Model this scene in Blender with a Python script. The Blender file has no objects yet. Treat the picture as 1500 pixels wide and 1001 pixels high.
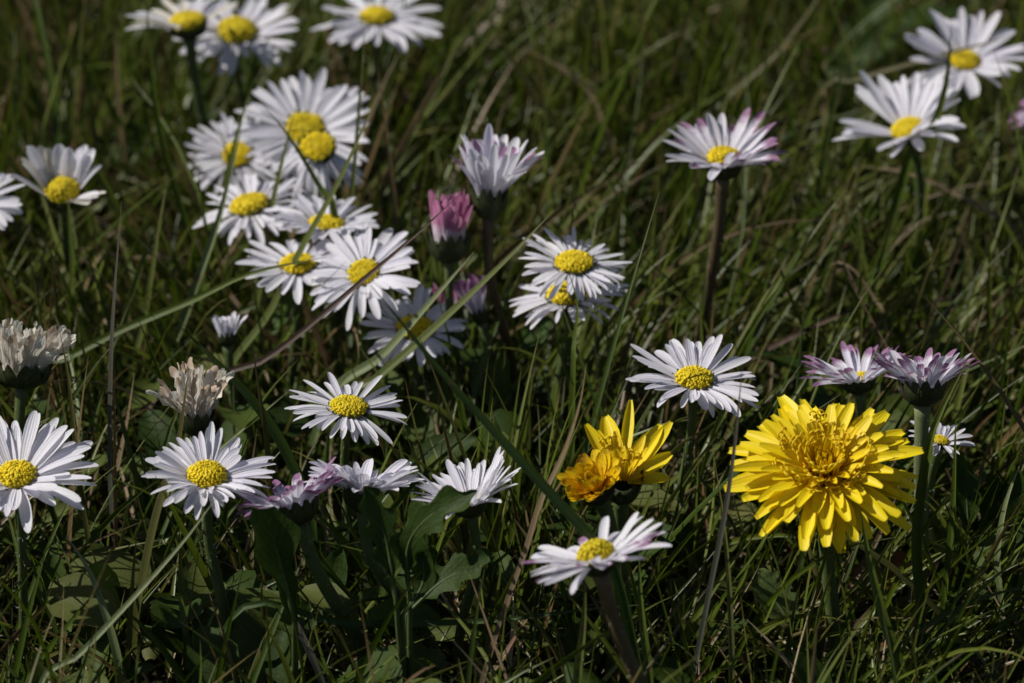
import bpy, math, random
import numpy as np
from mathutils import Vector, Matrix
rad = math.radians
random.seed(7); rng = np.random.default_rng(7)
# everything below is authored in centimetres; CM turns it into metres when a mesh is made
CM = 0.01
scene = bpy.context.scene
col = scene.collection

# ------------------------------------------------------------------ camera
PITCH = rad(25); DIST = 110.0; LENS = 247.0
T = np.array([0, 0, 3.0])
F = np.array([0, -math.cos(PITCH), math.sin(PITCH)])      # towards the camera
U = np.array([0, math.sin(PITCH), math.cos(PITCH)])
R = np.array([1.0, 0, 0])
CAM = T + F * DIST
cd = bpy.data.cameras.new('camera'); cam = bpy.data.objects.new('camera', cd); col.objects.link(cam)
cam.location = CAM * CM; cam.rotation_euler = (math.pi / 2 - PITCH, 0, 0)
cd.lens = LENS; cd.sensor_width = 36; cd.clip_start = 0.01; cd.clip_end = 200
cd.dof.use_dof = True; cd.dof.focus_distance = 104.5 * CM; cd.dof.aperture_fstop = 29
scene.camera = cam
FPX = LENS / 36 * 1500

# ------------------------------------------------------------------ world and sun
SUN_EL = rad(47); sd = np.array([-0.96, 0.02]); sd /= np.linalg.norm(sd)
w = bpy.data.worlds.new("World"); scene.world = w; w.use_nodes = True
nt = w.node_tree
sky = nt.nodes.new('ShaderNodeTexSky'); sky.sky_type = 'NISHITA'; sky.sun_disc = False
sky.sun_elevation = SUN_EL; sky.sun_rotation = math.atan2(sd[0], sd[1])
bg = nt.nodes['Background']; bg.inputs['Strength'].default_value = 0.05
nt.links.new(sky.outputs[0], bg.inputs['Color'])
sl = bpy.data.lights.new('sun', 'SUN'); sl.energy = 4.9; sl.angle = rad(0.53); sl.color = (1, 0.95, 0.88)
so = bpy.data.objects.new('sun', sl); col.objects.link(so); so.location = (-0.5, 0.2, 0.6)
SV = Vector((sd[0] * math.cos(SUN_EL), sd[1] * math.cos(SUN_EL), math.sin(SUN_EL)))
so.rotation_euler = SV.to_track_quat('Z', 'Y').to_euler()
scene.view_settings.view_transform = 'Standard'; scene.view_settings.look = 'None'
scene.view_settings.exposure = -0.08; scene.view_settings.gamma = 1

# ------------------------------------------------------------------ helpers
def unit(v):
    v = np.asarray(v, float); return v / (np.linalg.norm(v) + 1e-12)
def ray(px, py):
    return R * ((px - 750) / FPX) + U * (-(py - 500.5) / FPX) - F
def atz(px, py, z):
    d = ray(px, py); return CAM + d * ((z * .85 - CAM[2]) / d[2])
def aty(px, py, y):
    d = ray(px, py); return CAM + d * ((y - CAM[1]) / d[1])
def depth(P): return float(np.dot(np.asarray(P) - CAM, -F))
def cmpx(P): return depth(P) / FPX                         # cm per pixel at P
def project(P):                                            # (...,3) -> px, py
    q = P - CAM; d = -(q @ F)
    return 750 + (q @ R) / d * FPX, 500.5 - (q @ U) / d * FPX

def tag(o, label=None, cat=None, group=None, kind=None):
    if label: o['label'] = label
    if cat: o['category'] = cat
    if group: o['group'] = group
    if kind: o['kind'] = kind
    return o
def empty(name, loc):
    o = bpy.data.objects.new(name, None); col.objects.link(o)
    o.empty_display_size = 0.005; o.location = Vector(np.asarray(loc) * CM); return o
def mesh(name, V, Fc, mat, parent=None, origin=(0, 0, 0), uv=None, rnd=None, smooth=True):
    """V in world cm; the object's origin is `origin` (a child's verts are relative to its thing)"""
    V = (np.asarray(V, float) - np.asarray(origin)) * CM
    me = bpy.data.meshes.new(name)
    if isinstance(Fc, np.ndarray):
        n, k = Fc.shape
        me.vertices.add(len(V)); me.vertices.foreach_set('co', V.ravel())
        me.loops.add(n * k); me.loops.foreach_set('vertex_index', Fc.ravel().astype(np.int32))
        me.polygons.add(n); me.polygons.foreach_set('loop_start', np.arange(0, n * k, k, dtype=np.int32))
        me.update(calc_edges=True)
    else:
        me.from_pydata(V.tolist(), [], Fc)
    if uv is not None:
        li = np.empty(len(me.loops), np.int32); me.loops.foreach_get('vertex_index', li)
        L = me.uv_layers.new(name='UVMap'); L.data.foreach_set('uv', np.asarray(uv, float)[li].ravel())
    if rnd is not None:
        a = me.attributes.new('rnd', 'FLOAT', 'POINT'); a.data.foreach_set('value', np.asarray(rnd, float))
    if smooth: me.polygons.foreach_set('use_smooth', [True] * len(me.polygons))
    me.validate()
    me.materials.append(mat)
    o = bpy.data.objects.new(name, me); col.objects.link(o)
    if parent is not None: o.parent = parent
    else: o.location = Vector(np.asarray(origin) * CM)
    return o

# ------------------------------------------------------------------ materials
def N(nt, t, **kw):
    n = nt.nodes.new(t)
    for k, v in kw.items():
        if k in n.inputs: n.inputs[k].default_value = v
        else: setattr(n, k, v)
    return n
def ramp(nt, stops, fac):
    r = nt.nodes.new('ShaderNodeValToRGB'); e = r.color_ramp.elements
    e[0].position = stops[0][0]; e[0].color = (*stops[0][1], 1)
    e[1].position = stops[-1][0]; e[1].color = (*stops[-1][1], 1)
    for p, c in stops[1:-1]:
        q = e.new(p); q.color = (*c, 1)
    nt.links.new(fac, r.inputs[0]); return r.outputs[0]
def mix(nt, a, b, fac, bt='MIX'):
    m = nt.nodes.new('ShaderNodeMix'); m.data_type = 'RGBA'; m.blend_type = bt
    for s, v in ((m.inputs[6], a), (m.inputs[7], b), (m.inputs[0], fac)):
        if isinstance(v, (int, float)): s.default_value = v
        elif isinstance(v, tuple): s.default_value = (*v, 1)
        else: nt.links.new(v, s)
    return m.outputs[2]
def finish(m, nt, colour, rough=.5, spec=.5, trans=0.0, transcol=None, bump=None, bstr=.3, bdist=.0001, coat=0):
    out = nt.nodes['Material Output']; p = nt.nodes['Principled BSDF']
    p.inputs['Roughness'].default_value = rough; p.inputs['Specular IOR Level'].default_value = spec
    p.inputs['Coat Weight'].default_value = coat; p.inputs['Coat Roughness'].default_value = .25
    if isinstance(colour, tuple): p.inputs['Base Color'].default_value = (*colour, 1)
    else: nt.links.new(colour, p.inputs['Base Color'])
    bn = None
    if bump is not None:
        b = nt.nodes.new('ShaderNodeBump'); b.inputs['Strength'].default_value = bstr; b.inputs['Distance'].default_value = bdist
        nt.links.new(bump, b.inputs['Height']); bn = b.outputs[0]; nt.links.new(bn, p.inputs['Normal'])
    if trans > 0:
        t = nt.nodes.new('ShaderNodeBsdfTranslucent')
        c = transcol if transcol is not None else colour
        if isinstance(c, tuple): t.inputs[0].default_value = (*c, 1)
        else: nt.links.new(c, t.inputs[0])
        if bn: nt.links.new(bn, t.inputs['Normal'])
        x = nt.nodes.new('ShaderNodeMixShader'); x.inputs[0].default_value = trans
        nt.links.new(p.outputs[0], x.inputs[1]); nt.links.new(t.outputs[0], x.inputs[2]); nt.links.new(x.outputs[0], out.inputs[0])
    return m
def newmat(name):
    m = bpy.data.materials.new(name); m.use_nodes = True; return m, m.node_tree
def uvn(nt):
    u = nt.nodes.new('ShaderNodeTexCoord'); s = nt.nodes.new('ShaderNodeSeparateXYZ'); nt.links.new(u.outputs['UV'], s.inputs[0])
    return u.outputs['UV'], s.outputs[0], s.outputs[1], u.outputs['Object']
def noise(nt, vec, scale, detail=4, rough=.6):
    n = N(nt, 'ShaderNodeTexNoise'); n.inputs['Scale'].default_value = scale; n.inputs['Detail'].default_value = detail
    n.inputs['Roughness'].default_value = rough
    nt.links.new(vec, n.inputs['Vector']); return n.outputs[0]
def objrand(nt): return nt.nodes.new('ShaderNodeObjectInfo').outputs['Random']
def mapvec(nt, vec, sc):
    m = nt.nodes.new('ShaderNodeMapping'); m.inputs['Scale'].default_value = sc; nt.links.new(vec, m.inputs[0]); return m.outputs[0]

def petal_mat(name, base, tip, tip0, rough=.55, stain=None, trans=.40, streak=.06, bs=.28):
    m, nt = newmat(name); uv, u, v, ob = uvn(nt)
    st = noise(nt, mapvec(nt, uv, (9, .9, 1)), 1.6, 3)
    n2 = noise(nt, ob, 900, 3)
    vv = nt.nodes.new('ShaderNodeMath'); vv.operation = 'MULTIPLY_ADD'; vv.inputs[1].default_value = .35; nt.links.new(n2, vv.inputs[0]); nt.links.new(v, vv.inputs[2])
    c = ramp(nt, [(tip0 + .17, base), (min(1.3, tip0 + .42), tip)], vv.outputs[0]) if tip0 < 1 else mix(nt, base, base, 0.0)
    c = mix(nt, c, tuple(x * .82 for x in base), ramp(nt, [(.35, (0, 0, 0)), (.75, (streak * 6,) * 3)], st))
    c = mix(nt, c, (.86, .84, .98), mixf(nt, objrand(nt), .35), 'MULTIPLY')
    if stain: c = mix(nt, c, stain, ramp(nt, [(.5, (0, 0, 0)), (.68, (.85,) * 3)], noise(nt, ob, 500, 4)))
    w = nt.nodes.new('ShaderNodeMath'); w.operation = 'SINE'
    k = nt.nodes.new('ShaderNodeMath'); k.operation = 'MULTIPLY'; k.inputs[1].default_value = 25.0
    nt.links.new(u, k.inputs[0]); nt.links.new(k.outputs[0], w.inputs[0])
    return finish(m, nt, c, rough, .35, trans, c, w.outputs[0], bs, .00012)
def mixf(nt, sock, k):
    n = nt.nodes.new('ShaderNodeMath'); n.operation = 'MULTIPLY'; n.inputs[1].default_value = k; nt.links.new(sock, n.inputs[0]); return n.outputs[0]

M = {}
M['white'] = petal_mat('white petal', (.85, .84, .88), (.85, .84, .88), 2)
M['blush'] = petal_mat('white petal tipped with purple', (.84, .82, .88), (.32, .12, .27), .66)
M['faint'] = petal_mat('white petal with faint lilac tip', (.85, .83, .88), (.55, .36, .52), .84)
M['purple'] = petal_mat('purple washed petal', (.76, .71, .80), (.28, .09, .23), .55)
M['magenta'] = petal_mat('magenta petal', (.88, .76, .84), (.46, .03, .22), .3, streak=.14)
M['cream'] = petal_mat('cream petal', (.78, .75, .66), (.7, .66, .55), 2)
M['dry'] = petal_mat('withered petal', (.78, .72, .65), (.48, .34, .22), .75, .7, (.46, .35, .24), .25, .14)
M['yellow'] = petal_mat('yellow floret', (.82, .62, .008), (.86, .69, .010), .3, .5, None, .25, .03, .12)
M['gold'] = petal_mat('golden floret', (.82, .49, .007), (.86, .65, .010), .2, .5, None, .25, .03, .12)
M['goldstain'] = petal_mat('stained golden floret', (.82, .46, .008), (.86, .62, .010), .3, .45, (.16, .05, .01), .25, .03, .12)
# the petal tint node multiplies a little blue in: leave it out of the yellows
for k in ('yellow', 'gold', 'goldstain', 'cream', 'dry'):
    for n in M[k].node_tree.nodes:
        if n.type == 'MIX' and n.blend_type == 'MULTIPLY': n.inputs[7].default_value = (.85, .8, .75, 1)

def attr(nt, name):
    a = nt.nodes.new('ShaderNodeAttribute'); a.attribute_name = name; return a.outputs['Fac']
def disc_mat():
    m, nt = newmat('disc florets')
    c = ramp(nt, [(0, (.50, .42, .012)), (.4, (.84, .62, .012)), (1, (.92, .76, .03))], attr(nt, 'rnd'))
    c = mix(nt, c, (.60, .50, .02), mixf(nt, objrand(nt), .5))
    return finish(m, nt, c, .6, .3, .12, c)
M['disc'] = disc_mat()
def calyx_mat():
    m, nt = newmat('sepals'); uv, u, v, ob = uvn(nt)
    c = ramp(nt, [(.3, (.028, .040, .014)), (.7, (.060, .072, .026))], noise(nt, ob, 700, 4))
    c = mix(nt, c, (.045, .018, .022), ramp(nt, [(.55, (0, 0, 0)), (.75, (.7,) * 3)], noise(nt, ob, 300, 2)))
    return finish(m, nt, c, .6, .3, .1, c, noise(nt, ob, 3000, 2), .5, .0001)
M['calyx'] = calyx_mat()
def stem_mat(name, a, b):
    m, nt = newmat(name); uv, u, v, ob = uvn(nt)
    c = ramp(nt, [(.3, a), (.7, b)], noise(nt, mapvec(nt, ob, (1, 1, .3)), 500, 4))
    return finish(m, nt, c, .55, .4, .12, c, noise(nt, mapvec(nt, ob, (1, 1, .25)), 2600, 3), .5, .0001)
M['stem'] = stem_mat('green stem', (.055, .085, .022), (.11, .14, .045))
M['stem_brown'] = stem_mat('reddish stem', (.075, .055, .026), (.13, .088, .048))
M['stem_pale'] = stem_mat('pale stem', (.20, .25, .10), (.33, .36, .18))
M['stem_mid'] = stem_mat('mid stem', (.12, .15, .06), (.20, .22, .10))
M['hair'] = stem_mat('stem hair', (.35, .36, .30), (.5, .5, .42))

BL = {  # blade colours: body, tip
    'green': ((.062, .100, .010), (.105, .140, .018)), 'mid': ((.095, .125, .026), (.15, .17, .045)),
    'pale': ((.16, .21, .08), (.26, .29, .15)), 'dark': ((.035, .070, .011), (.05, .085, .016)),
    'olive': ((.075, .082, .020), (.12, .10, .035)), 'grey': ((.085, .092, .068), (.14, .12, .10)),
    'straw': ((.30, .23, .12), (.36, .27, .16)), 'tan': ((.16, .12, .07), (.34, .24, .14)),
    'rust': ((.10, .075, .030), (.26, .10, .045)), 'brown': ((.07, .045, .03), (.10, .06, .045))}
def blade_mat(name, a, b):
    m, nt = newmat(name + ' grass'); uv, u, v, ob = uvn(nt)
    c = ramp(nt, [(.35, a), (.95, b)], v)
    c = mix(nt, c, tuple(x * .55 for x in a), ramp(nt, [(.4, (0, 0, 0)), (.7, (.8,) * 3)], noise(nt, mapvec(nt, uv, (14, 3, 1)), 1, 3)))
    c = mix(nt, c, (.14, .09, .05), ramp(nt, [(.62, (0, 0, 0)), (.72, (.6,) * 3)], noise(nt, ob, 260, 3)))
    return finish(m, nt, c, .42, .35, .25, c, noise(nt, mapvec(nt, uv, (22, 2, 1)), 1, 2), .5, .0001)
for k, (a, b) in BL.items(): M['g_' + k] = blade_mat(k, a, b)
def turf_mat():
    m, nt = newmat('turf'); uv, u, v, ob = uvn(nt)
    r = attr(nt, 'rnd')
    c = ramp(nt, [(0, (.022, .044, .003)), (.25, (.052, .088, .004)), (.5, (.092, .128, .007)), (.72, (.160, .190, .030)),
                  (.81, (.10, .095, .022)), (.90, (.18, .11, .048)), (.97, (.26, .185, .10)), (1, (.34, .26, .16))], r)
    c = mix(nt, c, (.13, .085, .035), ramp(nt, [(.80, (0, 0, 0)), (1, (.55,) * 3)], v))
    c = mix(nt, c, (.012, .022, .006), ramp(nt, [(.4, (0, 0, 0)), (.7, (.6,) * 3)], noise(nt, mapvec(nt, uv, (10, 3, 1)), 1, 3)))
    return finish(m, nt, c, .40, .38, .32, c)
M['turf'] = turf_mat()
def litter_mat():
    m, nt = newmat('litter'); uv, u, v, ob = uvn(nt)
    c = ramp(nt, [(0, (.04, .022, .012)), (.5, (.13, .085, .045)), (.8, (.24, .18, .10)), (1, (.40, .33, .22))], attr(nt, 'rnd'))
    return finish(m, nt, c, .6, .3, .1, c)
M['litter'] = litter_mat()
def moss_mat():
    m, nt = newmat('moss'); uv, u, v, ob = uvn(nt)
    c = ramp(nt, [(0, (.05, .05, .01)), (.6, (.14, .12, .02)), (1, (.24, .16, .04))], attr(nt, 'rnd'))
    return finish(m, nt, c, .7, .2, .2, c)
M['moss'] = moss_mat()
def leaf_mat(name, a, b, spot=(.12, .15, .09), trans=.22, rough=.55):
    m, nt = newmat(name); uv, u, v, ob = uvn(nt)
    c = ramp(nt, [(.35, a), (.65, b)], noise(nt, ob, 180, 5))
    c = mix(nt, c, spot, ramp(nt, [(.52, (0, 0, 0)), (.72, (.55,) * 3)], noise(nt, ob, 900, 4, .7)))
    # side veins
    k = nt.nodes.new('ShaderNodeMath'); k.operation = 'ABSOLUTE'
    s = nt.nodes.new('ShaderNodeMath'); s.operation = 'SUBTRACT'; s.inputs[1].default_value = .5
    nt.links.new(u, s.inputs[0]); nt.links.new(s.outputs[0], k.inputs[0])
    q = nt.nodes.new('ShaderNodeMath'); q.operation = 'SUBTRACT'; nt.links.new(v, q.inputs[0]); nt.links.new(k.outputs[0], q.inputs[1])
    t = nt.nodes.new('ShaderNodeMath'); t.operation = 'MULTIPLY'; t.inputs[1].default_value = 45; nt.links.new(q.outputs[0], t.inputs[0])
    g = nt.nodes.new('ShaderNodeMath'); g.operation = 'SINE'; nt.links.new(t.outputs[0], g.inputs[0])
    c = mix(nt, c, tuple(min(1, x * 1.5 + .01) for x in b), ramp(nt, [(.86, (0, 0, 0)), (1, (.5,) * 3)], g.outputs[0]))
    return finish(m, nt, c, rough, .2, trans, c, noise(nt, ob, 900, 4, .7), .7, .00025)
M['leaf'] = leaf_mat('green leaf', (.022, .046, .005), (.038, .070, .009), (.055, .085, .020), .3)
M['leaf_grey'] = leaf_mat('greyish leaf', (.055, .085, .020), (.090, .125, .034), (.15, .17, .08), .2)
M['leaf_bright'] = leaf_mat('bright leaf', (.055, .12, .016), (.085, .155, .03), (.1, .14, .04), .3)
M['leaf_yellow'] = leaf_mat('yellowing leaf', (.10, .13, .03), (.19, .18, .06), (.22, .13, .06), .25)
M['leaf_dead'] = leaf_mat('dead leaf', (.09, .035, .012), (.28, .12, .035), (.06, .03, .015), .25, .35)
def cover_mat():
    m, nt = newmat('ground cover'); uv, u, v, ob = uvn(nt)
    c = ramp(nt, [(0, (.022, .042, .006)), (.5, (.036, .066, .009)), (.85, (.080, .105, .018)), (1, (.11, .12, .035))], attr(nt, 'rnd'))
    c = mix(nt, c, (.08, .115, .045), ramp(nt, [(.55, (0, 0, 0)), (.75, (.5,) * 3)], noise(nt, ob, 700, 4, .7)))
    return finish(m, nt, c, .6, .18, .3, c, noise(nt, ob, 900, 3), .6, .0002)
M['cover'] = cover_mat()
def soil_mat():
    m, nt = newmat('soil'); uv, u, v, ob = uvn(nt)
    c = ramp(nt, [(.3, (.012, .009, .006)), (.6, (.035, .026, .016)), (.8, (.075, .052, .03))], noise(nt, ob, 160, 8, .7))
    c = mix(nt, c, (.022, .036, .009), ramp(nt, [(.45, (0, 0, 0)), (.6, (.9,) * 3)], noise(nt, ob, 30, 5)))
    return finish(m, nt, c, .95, .1, 0, None, noise(nt, ob, 400, 6, .7), .8, .002)
M['soil'] = soil_mat()

# ------------------------------------------------------------------ ground (one sheet, fine near the camera)
def ground_h(x, y):
    r = np.maximum(0, 1 - np.hypot(x, y - 8) / 60)
    return r * (0.25 * np.sin(x * .7 + 1.3 * np.sin(y * .31)) * np.cos(y * .53 + .4) + .12 * np.sin(x * 2.1 + y * 1.3))
def axis(lo, hi, n, far):
    a = np.linspace(lo, hi, n); return np.concatenate([[-far, -far / 8, lo - 20], a, [hi + 20, far / 8, far]])
gx = axis(-40, 40, 110, 4000); gy = axis(-40, 60, 140, 4000)
X, Y = np.meshgrid(gx, gy); Z = ground_h(X, Y)
nx, ny = len(gx), len(gy)
idx = np.arange(nx * ny).reshape(ny, nx)
Fg = np.stack([idx[:-1, :-1], idx[:-1, 1:], idx[1:, 1:], idx[1:, :-1]], -1).reshape(-1, 4)
mesh('ground', np.stack([X, Y, Z], -1).reshape(-1, 3), Fg, M['soil'])
bpy.data.objects['ground']['kind'] = 'structure'

# ------------------------------------------------------------------ ribbons and tubes
def spline(P, n):
    """Catmull-Rom through P, n samples, evenly in chord length"""
    P = np.asarray(P, float)
    if len(P) == 2: P = np.array([P[0], (P[0] + P[1]) / 2, P[1]])
    Q = np.vstack([2 * P[0] - P[1], P, 2 * P[-1] - P[-2]])
    d = np.r_[0, np.cumsum(np.linalg.norm(np.diff(P, axis=0), axis=1))]; d /= d[-1]
    out = []
    for s in np.linspace(0, 1, n):
        k = min(len(P) - 2, max(0, np.searchsorted(d, s, 'right') - 1))
        t = (s - d[k]) / max(1e-9, d[k + 1] - d[k]); p0, p1, p2, p3 = Q[k:k + 4]
        out.append(.5 * ((2 * p1) + (-p0 + p2) * t + (2 * p0 - 5 * p1 + 4 * p2 - p3) * t * t + (-p0 + 3 * p1 - 3 * p2 + p3) * t ** 3))
    return np.array(out)
def tangents(C):
    t = np.gradient(C, axis=0); return t / (np.linalg.norm(t, axis=1, keepdims=True) + 1e-12)
def tube(C, rr, sides=10, caps=True):
    Tn = tangents(C); a = np.array([0, 0, 1.0]) if abs(Tn[0][2]) < .9 else np.array([1.0, 0, 0])
    V = []; uv = []
    u0 = unit(np.cross(Tn[0], a))
    for i, (c, t) in enumerate(zip(C, Tn)):
        u0 = unit(u0 - t * np.dot(u0, t)); v0 = np.cross(t, u0)
        for k in range(sides):
            th = 2 * math.pi * k / sides
            V.append(c + rr[i] * (u0 * math.cos(th) + v0 * math.sin(th))); uv.append((k / sides, i / (len(C) - 1)))
    Fc = []
    for i in range(len(C) - 1):
        for k in range(sides):
            k2 = (k + 1) % sides
            Fc.append((i * sides + k, i * sides + k2, (i + 1) * sides + k2, (i + 1) * sides + k))
    if caps: Fc.append(tuple(range(sides))[::-1]); Fc.append(tuple((len(C) - 1) * sides + k for k in range(sides)))
    return V, Fc, uv

# ------------------------------------------------------------------ flower heads
def frame(n):
    n = unit(n); e1 = unit(R - n * np.dot(R, n)); e2 = np.cross(n, e1); return e1, e2, n
TAPER = [.60]
SS = np.array([0, .12, .3, .5, .68, .82, .92, .975, 1.0]); NT = 5
def petal_geo(o, e1, e2, n, phi, r0, L, w, elev, curl, twist=0, side=0, z0=0, tip='round', chan=.25, base=.42, crump=0):
    """one petal growing outwards at azimuth phi (deg) from radius r0; elev/curl in degrees"""
    d = e1 * math.cos(rad(phi)) + e2 * math.sin(rad(phi)); s_ = np.cross(n, d)
    p = np.array(o) + d * r0 + n * z0; V = []; uv = []; last = 0; lat = 0
    NTT = 9 if tip == 'tooth' else NT
    for i, s in enumerate(SS):
        a = rad(elev + curl * s + (random.uniform(-crump, crump) if crump else 0)); ds = (s - last) * L; last = s
        t = d * math.cos(a) + n * math.sin(a); nn = -d * math.sin(a) + n * math.cos(a)
        lat += ds * side * s
        p = p + t * ds
        ws = base + (1 - base) * math.sin(min(s / .62, 1) * math.pi / 2)
        if tip == 'round' and s > .7: ws *= math.sqrt(max(0.0, 1 - ((s - .7) / .3) ** 2 * .97))
        if tip == 'tooth' and s > .6: ws *= 1 - TAPER[0] * ((s - .6) / .4) ** 2
        tw = rad(twist * s + (random.uniform(-crump, crump) * 2 if crump else 0))
        sv = s_ * math.cos(tw) + nn * math.sin(tw); nv = nn * math.cos(tw) - s_ * math.sin(tw)
        for j in range(NTT):
            q = -1 + 2 * j / (NTT - 1)
            off = sv * (q * w * ws / 2) + nv * (chan * w * ws * q * q) + s_ * lat
            if tip == 'tooth' and i == len(SS) - 1: off = off - t * ((j % 2) * w * .09)
            V.append(p + off); uv.append((j / (NTT - 1), s))
    Fc = []
    for i in range(len(SS) - 1):
        for j in range(NTT - 1):
            a = i * NTT + j; Fc.append((a, a + 1, a + NTT + 1, a + NTT))
    return V, Fc, uv

def dome_geo(o, e1, e2, n, rd, h, count=230, crater=0.0, fl=.078):
    V = []; Fc = []; rn = []
    # solid dome underneath
    rings, seg = 6, 20
    for i in range(rings + 1):
        a = i / rings * math.pi / 2; rr = rd * .95 * math.cos(a); z = h * .9 * math.sin(a) - crater * h * math.sin(a) ** 6
        for k in range(seg):
            th = 2 * math.pi * k / seg; V.append(o + rr * (e1 * math.cos(th) + e2 * math.sin(th)) + n * z); rn.append(.1)
    for i in range(rings):
        for k in range(seg):
            k2 = (k + 1) % seg; Fc.append((i * seg + k, i * seg + k2, (i + 1) * seg + k2, (i + 1) * seg + k))
    # bottom skirt
    for i in range(count):
        f = math.sqrt((i + .5) / count); th = i * 2.39996 + random.uniform(-.12, .12)
        if random.random() < .03: continue
        rr = rd * 1.0 * f; zz = h * math.sqrt(max(0, 1 - (f * .97) ** 2)) - crater * h * (1 - f) ** 2
        radial = e1 * math.cos(th) + e2 * math.sin(th)
        nn = unit(radial * f * 1.1 * (rd * .6) + n * (h * 1.0 * (1.15 - f)) + (e1 * random.uniform(-1, 1) + e2 * random.uniform(-1, 1)) * .06 * rd)
        c = o + radial * rr + n * zz; a1 = unit(np.cross(nn, e1 + .3 * e2)); a2 = np.cross(nn, a1)
        s = rd * fl * random.uniform(.75, 1.2) * (1 if f < .6 else 1.1); ht = s * random.uniform(1.3, 2.8) * (.75 + .7 * f * f)
        b = len(V); rv = random.uniform(.15, 1) * (.55 + .45 * f)
        for lv, (rs, hz) in enumerate(((.72, -.8), (.85, .35), (.98, .85))):
            for k in range(5):
                t2 = 2 * math.pi * k / 5 + th; V.append(c + s * rs * (a1 * math.cos(t2) + a2 * math.sin(t2)) + nn * ht * hz * .6); rn.append(rv * (.55, .9, 1)[lv])
        V.append(c + nn * ht * .42); rn.append(rv * .6)
        for lv in range(2):
            for k in range(5):
                k2 = (k + 1) % 5; Fc.append((b + lv * 5 + k, b + lv * 5 + k2, b + lv * 5 + 5 + k2, b + lv * 5 + 5 + k))
        for k in range(5): Fc.append((b + 10 + k, b + 10 + (k + 1) % 5, b + 15))
    return V, Fc, rn

def calyx_geo(o, e1, e2, n, rd, hc, open_=1.0, br=13):
    """green cup below the petals with overlapping pointed bracts"""
    V = []; Fc = []; seg = 20
    prof = [(.14, -1.0), (.42, -.93), (.74, -.72), (.93, -.42), (.98, -.08), (.6, .02)]
    for rr, z in prof:
        for k in range(seg):
            th = 2 * math.pi * k / seg; V.append(o + rd * rr * open_ * (e1 * math.cos(th) + e2 * math.sin(th)) + n * (hc * z))
    for i in range(len(prof) - 1):
        for k in range(seg):
            k2 = (k + 1) % seg; Fc.append((i * seg + k, i * seg + k2, (i + 1) * seg + k2, (i + 1) * seg + k))
    Fc.append(tuple(range(seg))[::-1])
    for q in range(br):
        th = 2 * math.pi * q / br + random.uniform(-.08, .08); d = e1 * math.cos(th) + e2 * math.sin(th); s_ = np.cross(n, d)
        b = len(V); wq = rd * .30 * random.uniform(.85, 1.15); lift = random.uniform(.0, .14)
        for rr, z, ww in ((.50, -.9, .5), (.90, -.55, 1), (1.04, -.15, .95), (1.08 + lift, .2, .55), (1.10 + lift * 1.6, .42, .06)):
            for t in (-1, 0, 1):
                V.append(o + d * (rd * rr * open_ + (.04 * rd if t == 0 else 0)) + n * (hc * z) + s_ * (t * wq * ww))
        for i in range(4):
            for t in range(2):
                a = b + i * 3 + t; Fc.append((a, a + 1, a + 4, a + 3))
    return V, Fc

def stem_to(root, P, n, hc, base, rtop, rbot, mat, og, hairs=True):
    bz = P - n * hc
    k = np.linalg.norm(bz - base)
    C = spline([base, base + (bz - base) * .35 + np.array([random.uniform(-.12, .12), random.uniform(-.1, .1), .15 * k * .3]), bz - (n * .45 + unit(bz - base) * .55) * k * .22, bz + n * hc * .15], 22)
    rr = np.linspace(rbot, rtop, 22); rr *= .82; rr[-3:] *= (1.04, 1.12, 1.3)
    V, Fc, uv = tube(C, rr, 10)
    st = mesh('stem', V, Fc, mat, root, og, uv)
    if hairs:
        Tn = tangents(C); HV = []; HF = []
        for q in range(110):
            i = random.randrange(3, 21); t = Tn[i]; d = unit(np.cross(t, rng.normal(size=3))); c = C[i] + (C[i] - C[i - 1]) * random.random() + d * rr[i] * .9
            L = random.uniform(.03, .07); s_ = np.cross(d, t) * .0028; tp = c + d * L + t * random.uniform(-.02, .03)
            b = len(HV); HV += [c - s_, c + s_, tp + s_ * .3, tp - s_ * .3]; HF.append((b, b + 1, b + 2, b + 3))
        tag(mesh('stem_hair', HV, HF, M['hair'], st, og, smooth=False), kind='stuff')
    return C

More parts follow.
